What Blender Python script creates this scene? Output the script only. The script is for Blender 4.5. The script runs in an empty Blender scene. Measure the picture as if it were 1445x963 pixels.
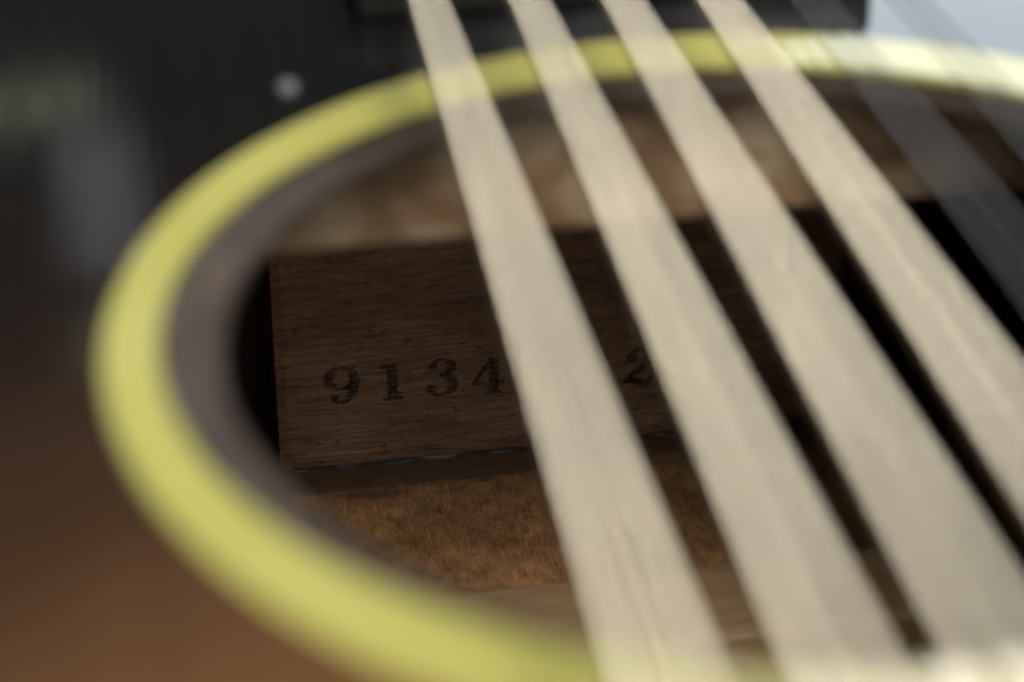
import bpy, bmesh, math, random
from mathutils import Vector, Matrix, noise

random.seed(7)
S = 0.001                                   # the script thinks in millimetres, the scene is in metres
scene = bpy.context.scene
col = scene.collection

# ------------------------------------------------------------------ camera
CAM = (-50.2, -156.0, 89.2)
AZ, EL, ROLL = 0.1685, 0.5205, -0.0095
fw = Vector((math.sin(AZ) * math.cos(EL), math.cos(AZ) * math.cos(EL), -math.sin(EL)))
r0 = Vector((math.cos(AZ), -math.sin(AZ), 0.0))
u0 = r0.cross(fw)
rt = r0 * math.cos(ROLL) + u0 * math.sin(ROLL)
up = -r0 * math.sin(ROLL) + u0 * math.cos(ROLL)
cam = bpy.data.cameras.new('camera')
cam_o = bpy.data.objects.new('camera', cam)
col.objects.link(cam_o)
m = Matrix((rt, up, -fw)).transposed().to_4x4()
m.translation = Vector(CAM) * S
cam_o.matrix_world = m
cam.sensor_width = 36.0
cam.lens = 3197.0 / 1445.0 * 36.0
cam.clip_start = 0.005
cam.clip_end = 60.0
cam.dof.use_dof = True
cam.dof.focus_distance = 0.322
cam.dof.aperture_fstop = cam.lens / 7.6     # pupil about 8 mm across
cam.dof.aperture_blades = 6                 # a six-bladed iris
cam.dof.aperture_rotation = 0.0
scene.camera = cam_o

# ------------------------------------------------------------------ light of the room
world = bpy.data.worlds.new('World')
scene.world = world
world.use_nodes = True
bg = world.node_tree.nodes['Background']
bg.inputs['Color'].default_value = (0.80, 0.92, 1.0, 1)
bg.inputs['Strength'].default_value = 0.055


def area(name, loc, target, sx, sy, radiance, color):
    l = bpy.data.lights.new(name, 'AREA')
    l.shape = 'RECTANGLE'
    l.size, l.size_y = sx, sy
    l.energy = radiance * math.pi * sx * sy
    l.color = color
    o = bpy.data.objects.new(name, l)
    col.objects.link(o)
    o.location = loc
    o.rotation_euler = (Vector(target) - Vector(loc)).to_track_quat('-Z', 'Y').to_euler()
    return o


def sky_dir(az, el):
    az, el = math.radians(az), math.radians(el)
    return Vector((math.sin(az) * math.cos(el), math.cos(az) * math.cos(el), math.sin(el)))


# a spot of light from above and behind the viewer, the pale room behind, a window ahead on the right, a ceiling light ahead
area('key_lamp', Vector((0.20, -0.58, 0.80)).normalized() * 1.5, (0, 0, 0), 0.60, 0.60, 13.5, (1.0, 0.91, 0.78))
area('room_light', Vector((0.40, -0.80, 0.52)).normalized() * 1.6, (0, 0, -.03), 1.7, 1.1, 2.5, (1.0, 0.95, 0.88))
area('window_light', sky_dir(36.5, 24) * 2.2, (0, 0, 0), 1.42, 1.3, 3.8, (0.80, 0.90, 1.0))
area('ceiling_light', sky_dir(19, 30.5) * 2.0, (0, 0, 0), 0.38, 0.15, 48.0, (1.0, 0.90, 0.74))

area('ceiling_light', sky_dir(29, 38.5) * 2.0, (0, 0, 0), 0.5, 0.24, 12.0, (1.0, 0.88, 0.84))
# weak unseen lamps, added to put gleams of the room into the black finish
area('gleam_lamp', sky_dir(-5.3, 22.6) * 2.0, (0, 0, 0), 0.14, 0.036, .62, (1.0, 0.95, 0.66))
area('gleam_lamp', sky_dir(-3.4, 25.4) * 2.0, (0, 0, 0), 0.07, 0.13, .50, (0.88, 0.93, 1.0))
area('gleam_lamp', sky_dir(-2.6, 29.3) * 2.0, (0, 0, 0), 0.12, 0.06, .45, (1.0, 0.98, 0.74))

scene.view_settings.view_transform = 'Standard'
scene.view_settings.look = 'None'
scene.view_settings.exposure = 0.0
scene.view_settings.gamma = 1.0
scene.view_settings.use_curve_mapping = False
scene.cycles.max_bounces = 10
scene.cycles.diffuse_bounces = 6
scene.cycles.glossy_bounces = 4
scene.cycles.sample_clamp_indirect = 4.0
scene.cycles.use_adaptive_sampling = False
scene.cycles.use_denoising = True
scene.cycles.denoising_input_passes = 'RGB'


# ------------------------------------------------------------------ helpers
def obj(name, bm, mat, parent=None, label=None, smooth=False):
    bmesh.ops.scale(bm, vec=(S, S, S), verts=bm.verts)
    bmesh.ops.recalc_face_normals(bm, faces=bm.faces)
    me = bpy.data.meshes.new(name)
    bm.to_mesh(me)
    bm.free()
    if smooth:
        for p in me.polygons:
            p.use_smooth = True
    me.materials.append(mat)
    o = bpy.data.objects.new(name, me)
    col.objects.link(o)
    if parent is not None:
        o.parent = parent
    if label:
        o['label'] = label
    return o


def add_box(bm, x0, x1, y0, y1, z0, z1, bev=0.0, seg=2):
    vs = [bm.verts.new(p) for p in ((x0, y0, z0), (x1, y0, z0), (x1, y1, z0), (x0, y1, z0),
                                    (x0, y0, z1), (x1, y0, z1), (x1, y1, z1), (x0, y1, z1))]
    fs = [bm.faces.new([vs[i] for i in q]) for q in
          ((0, 3, 2, 1), (4, 5, 6, 7), (0, 1, 5, 4), (1, 2, 6, 5), (2, 3, 7, 6), (3, 0, 4, 7))]
    if bev:
        es = list({e for f in fs for e in f.edges})
        bmesh.ops.bevel(bm, geom=es, offset=bev, segments=seg, affect='EDGES', profile=0.5)


# ------------------------------------------------------------------ node helpers
class NT:
    def __init__(self, name):
        self.m = bpy.data.materials.new(name)
        self.m.use_nodes = True
        self.t = self.m.node_tree
        self.b = self.t.nodes['Principled BSDF']
        self.out = self.t.nodes['Material Output']

    def n(self, typ, **kw):
        nd = self.t.nodes.new(typ)
        for k, v in kw.items():
            if k in nd.inputs:
                nd.inputs[k].default_value = v
            else:
                setattr(nd, k, v)
        return nd

    def l(self, a, b):
        self.t.links.new(a, b)

    def coords(self, scale=(1, 1, 1), loc=(0, 0, 0)):
        tc = self.n('ShaderNodeTexCoord')
        mp = self.n('ShaderNodeMapping')
        mp.inputs['Scale'].default_value = [s / S for s in scale]     # scale is given per millimetre
        mp.inputs['Location'].default_value = loc
        self.l(tc.outputs['Object'], mp.inputs['Vector'])
        return mp.outputs['Vector']

    def noise(self, vec, scale=1.0, detail=4.0, rough=0.55, dist=0.0):
        nd = self.n('ShaderNodeTexNoise', Scale=scale, Detail=detail, Roughness=rough, Distortion=dist)
        self.l(vec, nd.inputs['Vector'])
        return nd.outputs['Fac']

    def ramp(self, fac, stops, interp='LINEAR'):
        nd = self.n('ShaderNodeValToRGB')
        cr = nd.color_ramp
        cr.interpolation = interp
        while len(cr.elements) < len(stops):
            cr.elements.new(0.5)
        for e, (p, c) in zip(cr.elements, stops):
            e.position = p
            e.color = (c, c, c, 1) if isinstance(c, (int, float)) else (*c, 1)
        self.l(fac, nd.inputs['Fac'])
        return nd.outputs['Color']

    def mix(self, a, b, fac, mode='MIX'):
        nd = self.n('ShaderNodeMix', data_type='RGBA', blend_type=mode)
        for s, v in ((nd.inputs[0], fac), (nd.inputs[6], a), (nd.inputs[7], b)):
            if isinstance(v, (int, float)):
                s.default_value = v
            elif isinstance(v, tuple):
                s.default_value = (*v, 1)
            else:
                self.l(v, s)
        return nd.outputs[2]

    def n_map(self, v, a, b):
        nd = self.n('ShaderNodeMapRange')
        nd.inputs['From Min'].default_value = a
        nd.inputs['From Max'].default_value = b
        self.l(v, nd.inputs['Value'])
        return nd.outputs[0]

    def bump(self, h, strength, dist_mm):
        nd = self.n('ShaderNodeBump', Strength=strength, Distance=dist_mm * S)
        self.l(h, nd.inputs['Height'])
        self.l(nd.outputs['Normal'], self.b.inputs['Normal'])
        return nd

    def set(self, **kw):
        for k, v in kw.items():
            s = self.b.inputs[k.replace('_', ' ')]
            if hasattr(v, 'is_linked') or hasattr(v, 'links'):
                self.l(v, s)
            else:
                s.default_value = v if not (isinstance(v, tuple) and len(v) == 3 and s.type == 'RGBA') else (*v, 1)


# ------------------------------------------------------------------ materials
def mat_sunburst():
    t = NT('sunburst_finish')
    tc = t.n('ShaderNodeTexCoord')
    # distance from the pale middle of the burst, near the bridge
    sub = t.n('ShaderNodeVectorMath', operation='SUBTRACT')
    t.l(tc.outputs['Object'], sub.inputs[0])
    sub.inputs[1].default_value = (-0.022, -0.112, 0.0)
    ln = t.n('ShaderNodeVectorMath', operation='LENGTH')
    t.l(sub.outputs[0], ln.inputs[0])
    mr = t.n('ShaderNodeMapRange')
    mr.inputs['From Min'].default_value = 0.0
    mr.inputs['From Max'].default_value = 0.2
    t.l(ln.outputs['Value'], mr.inputs['Value'])
    soft = t.noise(t.coords((.03, .03, .03)), 1.0, 2.0)
    ad = t.n('ShaderNodeMath', operation='MULTIPLY_ADD')
    t.l(soft, ad.inputs[0]); ad.inputs[1].default_value = 0.10
    t.l(mr.outputs[0], ad.inputs[2])
    burst = t.ramp(ad.outputs[0], [(0.10, (.42, .20, .065)), (0.36, (.245, .118, .047)), (0.52, (.072, .036, .017)),
                                   (0.66, (.020, .012, .008)), (0.86, (.007, .007, .007))])
    grain = t.noise(t.coords((1.4, .012, 1.4)), 1.0, 5.0, .6)
    g = t.ramp(grain, [(.30, .55), (.60, 1.0)])
    burst = t.mix(burst, g, 0.6, 'MULTIPLY')
    # pale sheen painted into the finish between the ring and the fingerboard's end
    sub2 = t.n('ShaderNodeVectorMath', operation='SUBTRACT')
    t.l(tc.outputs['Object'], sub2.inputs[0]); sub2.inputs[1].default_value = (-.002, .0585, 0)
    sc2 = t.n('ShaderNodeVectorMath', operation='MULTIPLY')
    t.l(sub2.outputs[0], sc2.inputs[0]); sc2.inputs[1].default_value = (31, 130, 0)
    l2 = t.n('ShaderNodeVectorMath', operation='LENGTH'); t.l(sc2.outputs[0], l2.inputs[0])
    sheen = t.ramp(l2.outputs['Value'], [(.45, .9), (1.0, 0.0)], 'EASE')
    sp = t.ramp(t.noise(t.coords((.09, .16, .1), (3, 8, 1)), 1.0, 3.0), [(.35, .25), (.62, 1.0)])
    burst = t.mix(burst, (.062, .068, .078), t.mix(sheen, sp, 1.0, 'MULTIPLY'))
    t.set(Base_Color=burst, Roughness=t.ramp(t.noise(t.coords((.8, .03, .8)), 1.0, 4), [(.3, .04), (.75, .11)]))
    t.bump(t.noise(t.coords((.8, .02, .8)), 1.0, 4.0), .34, .05)
    return t.m


def mat_raw_edge():
    t = NT('stained_end_grain')
    g = t.noise(t.coords((.30, .09, 1.6)), 1.0, 6.0)
    t.set(Base_Color=t.ramp(g, [(.3, (.028, .019, .014)), (.58, (.062, .044, .034)), (.72, (.125, .085, .055))]), Roughness=.7, Specular_IOR_Level=.25)
    t.bump(g, .3, .1)
    return t.m


def mat_binding():
    t = NT('aged_cream_plastic')
    a = t.noise(t.coords((.05, .05, .05)), 1.0, 3.0)
    b = t.noise(t.coords((.9, .9, .9)), 1.0, 4.0)
    c = t.ramp(a, [(.3, (.595, .58, .165)), (.7, (.645, .63, .195))])
    t.set(Base_Color=t.mix(c, t.ramp(b, [(.35, .86), (.6, 1.0)]), .5, 'MULTIPLY'), Roughness=t.ramp(b, [(.3, .06), (.7, .11)]))
    t.bump(b, .08, .05)
    return t.m


def mat_block():
    t = NT('dark_mahogany_block')
    fib = t.noise(t.coords((.16, 1.2, 2.6)), 1.0, 6.0, .62, .3)            # fibres run across the block
    pore = t.noise(t.coords((.75, 3.0, 7.0), (3, 1, 2)), 1.0, 2.0, .5)
    broad = t.noise(t.coords((.05, .1, .13), (5, 0, 9)), 1.0, 3.0)
    base = t.ramp(fib, [(.28, (.145, .086, .055)), (.50, (.305, .182, .106)), (.72, (.45, .275, .155))])
    base = t.mix(base, t.ramp(broad, [(.35, .62), (.65, 1.12)]), .9, 'MULTIPLY')
    pm = t.ramp(pore, [(.37, .12), (.45, 1.0)])
    base = t.mix(base, pm, .85, 'MULTIPLY')
    # rubbed paler streaks about the first figure
    tc = t.n('ShaderNodeTexCoord')
    sub = t.n('ShaderNodeVectorMath', operation='SUBTRACT')
    t.l(tc.outputs['Object'], sub.inputs[0])
    sub.inputs[1].default_value = (-.0285, .122, -.0805)
    sc = t.n('ShaderNodeVectorMath', operation='MULTIPLY')
    t.l(sub.outputs[0], sc.inputs[0]); sc.inputs[1].default_value = (110, 0, 130)
    ln = t.n('ShaderNodeVectorMath', operation='LENGTH'); t.l(sc.outputs[0], ln.inputs[0])
    patch = t.ramp(ln.outputs['Value'], [(.2, 1.0), (1.0, 0.0)], 'EASE')
    st = t.ramp(t.noise(t.coords((.10, 1, 3.4), (2, 2, 5)), 1.0, 4.0), [(.46, 0.0), (.62, 1.0)])
    fac = t.mix(patch, st, 1.0, 'MULTIPLY')
    base = t.mix(base, (.42, .28, .16), t.mix(fac, (.65, .65, .65), 1.0, 'MULTIPLY'))
    t.set(Base_Color=base, Roughness=.58)
    t.bump(t.mix(fib, pm, .5, 'MULTIPLY'), .35, .12)
    return t.m


def mat_back():
    t = NT('scuffed_golden_brown_back_wood')
    fine = t.noise(t.coords((3.0, .30, 1.0)), 1.0, 7.0, .72, .4)           # grain along the body, broken
    cross = t.noise(t.coords((.30, 3.4, 1.0), (4, 7, 0)), 1.0, 7.0, .72, .4)   # sanding scratches across it
    mott = t.noise(t.coords((.35, .35, .35), (6, 2, 0)), 1.0, 6.0, .65, .8)
    broad = t.noise(t.coords((.07, .10, .06), (1, 3, 0)), 1.0, 4.0, .6)
    base = t.ramp(fine, [(.30, (.18, .086, .034)), (.48, (.37, .190, .080)), (.68, (.54, .305, .130))])
    base = t.mix(base, t.ramp(cross, [(.34, .62), (.62, 1.12)]), .85, 'MULTIPLY')
    base = t.mix(base, t.ramp(mott, [(.34, .55), (.60, 1.15)]), .8, 'MULTIPLY')
    base = t.mix(base, t.ramp(broad, [(.36, .55), (.62, 1.12)]), .8, 'MULTIPLY')
    for sc, lo, k in (((6.0, .16, 1), (9, 2, 0), .75), ((.16, 6.5, 1), (3, 8, 0), .55)):
        scr = t.ramp(t.noise(t.coords(sc, lo), 1.0, 3.0, .6, .3), [(.63, 0.0), (.70, 1.0)])
        base = t.mix(base, (.52, .34, .18), t.mix(scr, (k, k, k), 1.0, 'MULTIPLY'))
    # shade along the foot of the block, painted in with a ragged edge
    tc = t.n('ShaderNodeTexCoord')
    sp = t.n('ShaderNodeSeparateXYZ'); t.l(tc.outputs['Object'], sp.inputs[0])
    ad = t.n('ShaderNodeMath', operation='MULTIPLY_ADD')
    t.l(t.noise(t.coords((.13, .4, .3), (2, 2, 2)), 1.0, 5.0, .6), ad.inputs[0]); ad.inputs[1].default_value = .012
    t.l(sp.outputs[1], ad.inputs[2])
    foot_shade = t.ramp(t.n_map(ad.outputs[0], .1185, .1235), [(0.0, 0.0), (1.0, .8)], 'EASE')
    base = t.mix(base, (.050, .034, .024), foot_shade)
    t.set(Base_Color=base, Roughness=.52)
    t.bump(t.mix(fine, cross, .5), .45, .12)
    return t.m


def mat_brace():
    t = NT('spruce_brace_wood')
    g = t.noise(t.coords((.05, 1.0, .9)), 1.0, 5.0, .6)
    blot = t.noise(t.coords((.085, .1, .11), (2.3, 0, 4)), 1.0, 4.0, .55, .5)
    base = t.ramp(g, [(.3, (.20, .115, .055)), (.7, (.34, .215, .115))])
    base = t.mix(base, (.56, .45, .31), t.ramp(blot, [(.46, 0.0), (.66, .85)]))
    base = t.mix(base, (.10, .06, .035), t.ramp(blot, [(.32, .6), (.48, 0.0)]))
    t.set(Base_Color=base, Roughness=.6)
    t.bump(g, .2, .1)
    return t.m


def mat_simple_wood(name, c0, c1, sc, rough=.6):
    t = NT(name)
    g = t.noise(t.coords(sc), 1.0, 5.0, .6)
    t.set(Base_Color=t.ramp(g, [(.3, c0), (.7, c1)]), Roughness=rough)
    t.bump(g, .25, .08)
    return t.m


def mat_metal(name, c, rough):
    t = NT(name)
    g = t.noise(t.coords((.5, .06, .5)), 1.0, 4.0)
    t.set(Base_Color=t.mix(c, t.ramp(g, [(.32, .86), (.6, 1.0)]), 1.0, 'MULTIPLY'), Metallic=1.0, Roughness=rough)
    return t.m


def mat_ink():
    t = NT('worn_black_stamp_ink')
    g = t.noise(t.coords((.35, 1, 3.2)), 1.0, 4.0, .6)
    f = t.noise(t.coords((1.6, 1, 1.6)), 1.0, 3.0)
    a = t.mix(t.ramp(g, [(.34, .18), (.58, .78)]), t.ramp(f, [(.30, .3), (.55, 1.0)]), 1.0, 'MULTIPLY')
    t.set(Base_Color=(.010, .011, .012), Roughness=.6)
    tr = t.n('ShaderNodeBsdfTransparent')
    mx = t.n('ShaderNodeMixShader')
    t.l(a, mx.inputs[0]); t.l(tr.outputs[0], mx.inputs[1]); t.l(t.b.outputs[0], mx.inputs[2])
    t.l(mx.outputs[0], t.out.inputs['Surface'])
    return t.m


M_top, M_edge, M_bind = mat_sunburst(), mat_raw_edge(), mat_binding()
M_block, M_back, M_brace, M_ink = mat_block(), mat_back(), mat_brace(), mat_ink()
M_side = mat_simple_wood('bare_side_wood', (.06, .032, .018), (.13, .07, .04), (.03, .03, 1.2))
M_bbrace = mat_simple_wood('aged_spruce_strip', (.30, .19, .095), (.46, .31, .17), (.04, 1.6, 1.6))
M_ebony = mat_simple_wood('dark_fingerboard_wood', (.010, .009, .009), (.030, .026, .024), (1.6, .05, 1.6), .38)
M_bronze = mat_metal('phosphor_bronze_winding', (.90, .80, .61), .32)
M_steel = mat_metal('plain_steel_wire', (.075, .08, .09), .30)
M_fret = mat_metal('nickel_fret_wire', (.66, .65, .62), .25)
t = NT('old_glue'); gg = t.noise(t.coords((.22, .8, .8)), 1.0, 5.0)
t.set(Base_Color=t.ramp(gg, [(.52, (.022, .017, .016)), (.70, (.16, .15, .17))]), Roughness=.65); M_glue = t.m
t = NT('pale_dust'); t.set(Base_Color=(.75, .75, .72), Roughness=.8); M_dust = t.m

# ------------------------------------------------------------------ the guitar
guitar = bpy.data.objects.new('acoustic_guitar', None)
guitar.empty_display_size = 0.05
col.objects.link(guitar)
guitar['label'] = 'dark sunburst acoustic guitar seen through its cream-ringed soundhole, with its strings crossing it'
guitar['category'] = 'guitar'

def wobble(c):
    return lambda a: c[0] + c[1] * math.cos(a) + c[2] * math.sin(a) + c[3] * math.cos(2 * a) + c[4] * math.sin(2 * a)


# the ring was let in by hand: neither of its edges nor the hole below is a true circle
ring_in = wobble((49.75, -1.5, .27, .63, .11))
ring_out = wobble((57.45, .7, -1.0, -.5, -.12))
hole_low = wobble((47.2, .5, .4, .04, -.19))
T_TOP = 3.4
Z_BACK = -91.0

OUT = [(0, 150), (30, 150), (62, 146), (95, 134), (122, 112), (138, 82), (141, 52), (136, 18), (127, -20), (122, -55), (126, -92),
       (142, -132), (166, -172), (187, -212), (196, -252), (190, -292), (166, -326), (120, -348), (60, -357), (0, -359)]


def catmull(pts, n=6):
    out = []
    for i in range(len(pts) - 1):
        p0 = pts[i - 1] if i else (-pts[1][0], pts[1][1])
        p1, p2 = pts[i], pts[i + 1]
        p3 = pts[i + 2] if i + 2 < len(pts) else (-pts[-2][0], pts[-2][1])
        for k in range(n):
            u = k / n
            out.append(tuple(.5 * (2 * p1[d] + (p2[d] - p0[d]) * u + (2 * p0[d] - 5 * p1[d] + 4 * p2[d] - p3[d]) * u * u +
                                   (3 * p1[d] - p0[d] - 3 * p2[d] + p3[d]) * u ** 3) for d in (0, 1)))
    out.append(pts[-1])
    return out


half = catmull(OUT)
outline = half + [(-x, y) for x, y in reversed(half[1:-1])]


def ray_outline(a):
    """distance from the hole's centre to the outline in direction a"""
    d = Vector((math.cos(a), math.sin(a)))
    best = None
    for i in range(len(outline)):
        p, q = Vector(outline[i]), Vector(outline[(i + 1) % len(outline)])
        e = q - p
        den = d.x * e.y - d.y * e.x
        if abs(den) < 1e-9:
            continue
        s_ = (p.x * e.y - p.y * e.x) / den
        u_ = (p.x * d.y - p.y * d.x) / den
        if s_ > 0 and -1e-6 <= u_ <= 1 + 1e-6 and (best is None or s_ > best):
            best = s_
    return best


# soundboard: a real 3.4 mm plate with the hole cut through and a shallow channel for the ring
N = 256
bm = bmesh.new()
rad = [ray_outline(2 * math.pi * k / N) for k in range(N)]
loops = []
for kind, off, z in (('h', .5, -T_TOP), ('h', 0, -2.9), ('h', .25, -2.1), ('m', 0, -1.45), ('i', -.3, -.8), ('i', .3, -.75), ('o', .02, -.75),
                     ('o', .02, -.02), ('o', .12, 0.0), ('f', .15, 0.0), ('f', .5, 0.0), ('r', -.8, 0.0), ('r', 0, -.8), ('r', 0, -T_TOP)):
    lp = []
    for k in range(N):
        a = 2 * math.pi * k / N
        ro = ring_out(a)
        r = {'h': hole_low(a) + off, 'm': hole_low(a) * .4 + ring_in(a) * .6, 'i': ring_in(a) + off, 'o': ro + off, 'f': ro + (rad[k] - ro) * off, 'r': rad[k] + off}[kind]
        lp.append(bm.verts.new((r * math.cos(a), r * math.sin(a), z)))
    loops.append(lp)
for a in range(len(loops)):
    A, B = loops[a], loops[(a + 1) % len(loops)]
    for k in range(N):
        bm.faces.new((A[k], A[(k + 1) % N], B[(k + 1) % N], B[k]))
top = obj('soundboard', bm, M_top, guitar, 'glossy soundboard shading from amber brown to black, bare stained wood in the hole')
top.data.materials.append(M_edge)
for p in top.data.polygons:
    c = p.center / S
    if math.hypot(c.x, c.y) < ring_in(math.atan2(c.y, c.x)) + .2 or p.normal.z < -.5:
        p.material_index = 1

# the ring let into the channel, softly rounded
prof = [(0, 0, -.7), (0, 0, .06), (0, .03, .085), (.5, 0, .0855), (1, -.2, .085), (1, -.12, .06), (1, -.02, -.02), (1, -.02, -.7)]
bm = bmesh.new()
rings = []
for k in range(320):
    a = 2 * math.pi * k / 320
    ri, ro = ring_in(a), ring_out(a)
    rings.append([bm.verts.new(((ri + (ro - ri) * u + d) * math.cos(a), (ri + (ro - ri) * u + d) * math.sin(a), z)) for u, d, z in prof])
for k in range(320):
    A, B = rings[k], rings[(k + 1) % 320]
    for i in range(len(prof)):
        j = (i + 1) % len(prof)
        bm.faces.new((A[i], B[i], B[j], A[j]))
obj('soundhole_ring', bm, M_bind, guitar)

# rim of the body
bm = bmesh.new()
n = len(outline)
inn = []
for i in range(n):
    p, q = Vector(outline[i - 1]), Vector(outline[(i + 1) % n])
    d = (q - p).normalized()
    nn = Vector((d.y, -d.x))
    c = Vector(outline[i])
    if nn.dot(Vector((0, -100 if c.y < 0 else 0)) - c) < 0:
        nn = -nn
    inn.append(c + nn * 2.4)
zt, zb = -T_TOP - .01, Z_BACK - 3
R4 = [[bm.verts.new((x, y, zt)) for x, y in outline], [bm.verts.new((x, y, zb)) for x, y in outline],
      [bm.verts.new((x, y, zb)) for x, y in inn], [bm.verts.new((x, y, zt)) for x, y in inn]]
for a in range(4):
    A, B = R4[a], R4[(a + 1) % 4]
    for k in range(n):
        bm.faces.new((A[k], A[(k + 1) % n], B[(k + 1) % n], B[k]))
obj('side_panel', bm, M_side, guitar)

# back
bm = bmesh.new()
A = [bm.verts.new((p[0], p[1], Z_BACK)) for p in inn]
B = [bm.verts.new((p[0], p[1], Z_BACK - 2.8)) for p in inn]
bm.faces.new(A); bm.faces.new(list(reversed(B)))
for k in range(n):
    bm.faces.new((A[k], B[k], B[(k + 1) % n], A[(k + 1) % n]))
obj('back_panel', bm, M_back, guitar, 'Worn reddish brown inside of the back, scratched both ways')

# neck block: tapered, softly worn arrises, faintly uneven face
BY = 122.0
bm = bmesh.new()
nx, nz = 60, 40
grid = []
for i in range(nx + 1):
    rowv = []
    for j in range(nz + 1):
        u, v = i / nx, j / nz
        z = Z_BACK + .05 + v * (87.4)
        xl, xr = -37.1 + .010 * (z + 91), 46.0
        x = xl + u * (xr - xl)
        e = min(u * (xr - xl), (1 - u) * (xr - xl), v * 84)
        y = BY + .12 * (noise.noise((x * .12, z * .2, 3)) ) + max(0, .9 - e) ** 2 * .7
        rowv.append(bm.verts.new((x, y, z)))
    grid.append(rowv)
for i in range(nx):
    for j in range(nz):
        bm.faces.new((grid[i][j], grid[i + 1][j], grid[i + 1][j + 1], grid[i][j + 1]))
rim = [grid[i][0] for i in range(nx + 1)] + [grid[nx][j] for j in range(1, nz + 1)] + [grid[i][nz] for i in range(nx - 1, -1, -1)] + [grid[0][j] for j in range(nz - 1, 0, -1)]
bk = [bm.verts.new((v.co.x, 146.5, v.co.z)) for v in rim]
for k in range(len(rim)):
    bm.faces.new((rim[k], rim[(k + 1) % len(rim)], bk[(k + 1) % len(rim)], bk[k]))
bm.faces.new(bk)
block = obj('neck_block', bm, M_block, guitar, 'dark mahogany block stamped with a row of black serial figures', smooth=False)


# stamped figures: ribbons of swelling width with ball ends, 6.4 mm high
def stroke(bm, pts, n=8):
    pts = [(x, z, w * 1.12 + .12) for x, z, w in pts]
    """pts: (x, z, width); smoothed"""
    P = []
    for i in range(len(pts) - 1):
        p0 = pts[max(i - 1, 0)]; p1 = pts[i]; p2 = pts[i + 1]; p3 = pts[min(i + 2, len(pts) - 1)]
        for k in range(n):
            u = k / n
            P.append([.5 * (2 * p1[d] + (p2[d] - p0[d]) * u + (2 * p0[d] - 5 * p1[d] + 4 * p2[d] - p3[d]) * u * u + (3 * p1[d] - p0[d] - 3 * p2[d] + p3[d]) * u ** 3) for d in range(3)])
    P.append(list(pts[-1]))
    L, R_ = [], []
    for i, (x, z, w) in enumerate(P):
        a, b = P[max(i - 1, 0)], P[min(i + 1, len(P) - 1)]
        dx, dz = b[0] - a[0], b[1] - a[1]
        q = math.hypot(dx, dz) or 1
        L.append(bm.verts.new((x - dz / q * w / 2, 0, z + dx / q * w / 2)))
        R_.append(bm.verts.new((x + dz / q * w / 2, 0, z - dx / q * w / 2)))
    for i in range(len(P) - 1):
        bm.faces.new((L[i], R_[i], R_[i + 1], L[i + 1]))


def ball(bm, x, z, r, lift=-.006):
    c = [bm.verts.new((x + r * math.cos(2 * math.pi * k / 16), lift, z + r * math.sin(2 * math.pi * k / 16))) for k in range(16)]
    bm.faces.new(c)


def figure(ch):
    bm = bmesh.new()
    if ch == '9':
        stroke(bm, [(0, 6.3, .35), (-1.3, 5.8, .75), (-1.85, 4.4, 1.05), (-1.3, 3.05, .75), (-.1, 2.6, .32), (1.0, 3.1, .5), (1.6, 4.0, .85)])
        stroke(bm, [(0, 6.3, .35), (1.1, 5.9, .7), (1.75, 4.4, 1.1), (1.55, 2.2, 1.05), (.8, .6, .7), (-.3, .1, .35), (-1.15, .5, .5)])
        ball(bm, -1.05, .95, .62); ball(bm, .75, 2.75, .5, -.012)
    elif ch == '1':
        stroke(bm, [(.1, 6.3, 1.15), (.1, 3.2, 1.15), (.1, .35, 1.2)])
        stroke(bm, [(-1.5, 6.05, .35), (-.8, 5.95, .5), (-.2, 6.1, .7)])
        stroke(bm, [(-1.35, .18, .38), (.1, .18, .36), (1.5, .18, .38)])
    elif ch == '3':
        stroke(bm, [(-1.3, 5.6, .5), (-.7, 6.2, .4), (.2, 6.35, .4), (1.15, 5.8, .85), (1.35, 4.9, 1.0), (.8, 3.85, .75), (-.3, 3.5, .32)])
        stroke(bm, [(-.3, 3.5, .32), (.9, 3.2, .75), (1.6, 2.0, 1.15), (1.1, .6, .85), (-.1, .05, .38), (-1.1, .35, .45), (-1.6, 1.0, .5)])
        ball(bm, -1.15, 5.15, .66); ball(bm, -1.4, 1.35, .72)
    elif ch == '4':
        stroke(bm, [(.7, 6.3, 1.1), (.7, 3.0, 1.1), (.7, .3, 1.1)])
        stroke(bm, [(.35, 6.2, .6), (-.8, 4.2, .55), (-2.0, 2.1, .5)])
        stroke(bm, [(-2.2, 1.95, .5), (0, 1.95, .42), (2.2, 1.95, .5)])
        stroke(bm, [(-.6, .18, .36), (.7, .18, .36), (1.9, .18, .36)])
    elif ch == '2':
        stroke(bm, [(-1.2, 5.5, .5), (-.6, 6.2, .42), (.3, 6.35, .45), (1.3, 5.7, .9), (1.45, 4.6, 1.1), (.6, 3.2, .85), (-.9, 1.7, .6), (-1.9, .5, .5)])
        stroke(bm, [(-1.9, .55, .5), (-1.0, 1.0, .8), (.2, .45, 1.0), (1.3, .35, .75), (1.8, 1.0, .4), (1.95, 1.8, .3)])
        ball(bm, -1.05, 4.85, .75)
    return bm


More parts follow.
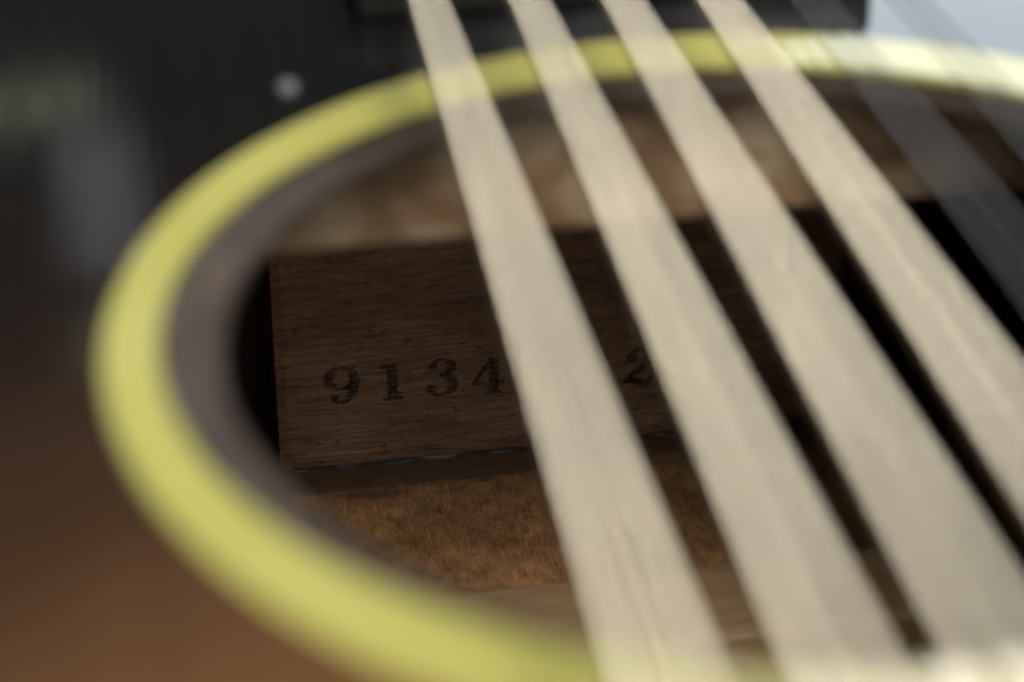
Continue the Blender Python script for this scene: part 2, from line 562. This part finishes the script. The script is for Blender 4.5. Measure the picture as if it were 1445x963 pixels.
for ch, x, z in (('9', -27.7, -79.9), ('1', -20.4, -80.3), ('3', -13.3, -80.4), ('4', -6.4, -80.7), ('2', 15.6, -81.7)):
    bm = figure(ch)
    sc_ = .93
    rot = math.radians(random.uniform(-2.5, 2.5))
    z += random.uniform(-.12, .12)
    for v in bm.verts:
        px, pz = v.co.x * sc_ * 1.14, v.co.z * sc_
        px += .07 * noise.noise((v.co.x * 2, v.co.z * 2, x)) + .025 * random.uniform(-1, 1)
        pz += .07 * noise.noise((v.co.x * 2, v.co.z * 2, x + 9)) + .025 * random.uniform(-1, 1)
        v.co = Vector((x + px * math.cos(rot) - pz * math.sin(rot), BY - .16 + v.co.y, z + px * math.sin(rot) + pz * math.cos(rot)))
    obj('digit', bm, M_ink, block)

# glue squeezed out along the foot of the block
bm = bmesh.new()
prev = None
for i in range(141):
    x = -37.5 + i * .6
    w = .26 + .30 * noise.noise((x * .22, 0, 1)) + .18 * noise.noise((x * .9, 4, 1))
    h = .35 + .35 * noise.noise((x * .4, 2, 7))
    ring = [bm.verts.new((x, BY + .3, Z_BACK + max(h, .1))), bm.verts.new((x, BY - .45 * max(w, .1), Z_BACK + .55 * max(h, .1))), bm.verts.new((x, BY - max(w, .15) * 1.3, Z_BACK + .02))]
    if prev:
        for a in range(2):
            bm.faces.new((prev[a], ring[a], ring[a + 1], prev[a + 1]))
    prev = ring
obj('glue_bead', bm, M_glue, guitar, 'dark bluish line of old glue along the foot of the block', smooth=True)

# brace under the top just beyond the hole
bm = bmesh.new()
add_box(bm, -118, 118, 52.5, 62, -19.6, -T_TOP - .02, 1.3, 3)
obj('top_brace', bm, M_brace, guitar, 'blotchy pale brown brace under the top behind the far rim')

# brace across the back: rounded crest
bm = bmesh.new()
secs = []
prof = [(83.6, 0.03), (83.4, 3.2), (82.9, 3.9), (82.2, 4.2), (81, 4.3), (74, 4.5), (69, 4.3), (68, 3.9), (67.4, 3.2), (67.2, .03)]
K = len(prof) - 1
for i in range(61):
    x = -125 + 250 * i / 60
    secs.append([bm.verts.new((x, py + .15 * noise.noise((x * .08, 1, 1)), Z_BACK + pz + .1 * noise.noise((x * .1, py, 5)) * (pz > 1))) for py, pz in prof])
for i in range(60):
    for k in range(K):
        bm.faces.new((secs[i][k], secs[i + 1][k], secs[i + 1][k + 1], secs[i][k + 1]))
    bm.faces.new((secs[i][0], secs[i][K], secs[i + 1][K], secs[i + 1][0]))
bm.faces.new(secs[0]); bm.faces.new(list(reversed(secs[-1])))
obj('back_brace', bm, M_bbrace, guitar, smooth=False)

# fingerboard end with the last frets
bm = bmesh.new()
y0, y1 = 67.5, 250.0
w0, w1 = 28.2, 25.6
zz = (0.05, 6.2)
vs = [bm.verts.new(p) for p in ((-w0, y0, zz[0]), (w0, y0, zz[0]), (w1, y1, zz[0]), (-w1, y1, zz[0]), (-w0, y0, zz[1]), (w0, y0, zz[1]), (w1, y1, zz[1]), (-w1, y1, zz[1]))]
for q in ((0, 3, 2, 1), (4, 5, 6, 7), (0, 1, 5, 4), (1, 2, 6, 5), (2, 3, 7, 6), (3, 0, 4, 7)):
    bm.faces.new([vs[i] for i in q])
bmesh.ops.bevel(bm, geom=list(bm.edges), offset=.5, segments=2, affect='EDGES')
fb = obj('fingerboard', bm, M_ebony, guitar)
fy = y0 + 6.0
gap = 11.2
for k in range(8):
    bm = bmesh.new()
    prev = None
    for i in range(9):
        a = math.pi * i / 8
        pr = [bm.verts.new((s_ * 27.0, fy + 1.2 * math.cos(a), 6.18 + 1.0 * math.sin(a))) for s_ in (-1, 1)]
        if prev:
            bm.faces.new((prev[0], prev[1], pr[1], pr[0]))
        prev = pr
    obj('fret', bm, M_fret, fb, smooth=True)
    fy += gap
    gap *= 1.0595

# strings: a core with winding ridges for the four wound ones
COURSES = ((1.34, 1.28), (1.33, 1.27), (1.32, 1.26), (1.31, 1.25), (.50, .50), (.46, .46))
for i, pair in enumerate(COURSES):
    wound = i < 4
    course = bpy.data.objects.new('string_pair', None)
    course.empty_display_size = .01
    col.objects.link(course)
    course.parent = guitar
    course['label'] = 'pale bronze string course crossing the soundhole' if wound else 'dim plain steel string course at the treble side'
    for side, d in zip((-1, 1), pair):
        bm = bmesh.new()
        step = .40 if wound else 4.0
        ya, yb = -140.0, 240.0
        cnt = int((yb - ya) / step)
        prev = None
        sides = 10
        for k in range(cnt + 1):
            y = ya + k * step
            apart = min(4.0, max(1.3, 2.74 - .0154 * y)) * (1.01, .99, 1.03, 1.05, 1.06, 1.06)[i]   # the pairs draw together towards the neck
            x = (-.42, .08, -.1, -.1, -.1, -.1)[i] + (i - 2.5) * 9.4 * (1 - y * .000538) + side * .5 * apart
            r = d / 2 * ((1.0 if k % 2 else .92) if wound else 1.0)
            ring = [bm.verts.new((x + r * math.cos(2 * math.pi * s_ / sides), y, 8.1 + r * math.sin(2 * math.pi * s_ / sides))) for s_ in range(sides)]
            if prev:
                for s_ in range(sides):
                    bm.faces.new((prev[s_], prev[(s_ + 1) % sides], ring[(s_ + 1) % sides], ring[s_]))
            prev = ring
        obj('string', bm, M_bronze if wound else M_steel, course, smooth=True)

# bridge that the strings run to, behind the viewer
bm = bmesh.new()
add_box(bm, -76, 76, -172, -140, .05, 8.0, 2.0, 3)
obj('bridge', bm, M_ebony, guitar)

# ------------------------------------------------------------------ specks
def speck(bm, x, y, z, r):
    m_ = Matrix.Translation((x, y, z)) @ Matrix.Rotation(random.random() * 3, 4, 'Z') @ Matrix.Diagonal((r, r * random.uniform(.6, 1), r * random.uniform(.6, 1), 1))
    bmesh.ops.create_icosphere(bm, subdivisions=1, radius=1, matrix=m_)


bm = bmesh.new()
for k in range(70):
    r = random.uniform(.04, .11)
    if k < 40:
        speck(bm, random.uniform(-38, 40), random.uniform(109, 121), Z_BACK + r * .7, r)
    else:
        r *= .7
        speck(bm, random.uniform(-36, 44), BY - .15, random.uniform(-88, -60), r)
speck(bm, 23.0, BY - 1.0, Z_BACK + .5, .30)
o = obj('dust', bm, M_dust)
o['kind'] = 'stuff'
o['label'] = 'tiny pale dust specks lying on the block and back inside'

bm = bmesh.new()
bmesh.ops.create_icosphere(bm, subdivisions=2, radius=1, matrix=Matrix.Translation((-37.3, 50.2, .3)) @ Matrix.Diagonal((1.05, 1.05, .75, 1)))
t = NT('bluish_grey_speck'); t.set(Base_Color=(.20, .225, .27), Roughness=.7)
o = obj('dust_speck', bm, t.m, smooth=True)
o['label'] = 'single pale speck on the black finish left of the strings, beyond the ring'
o['category'] = 'speck'
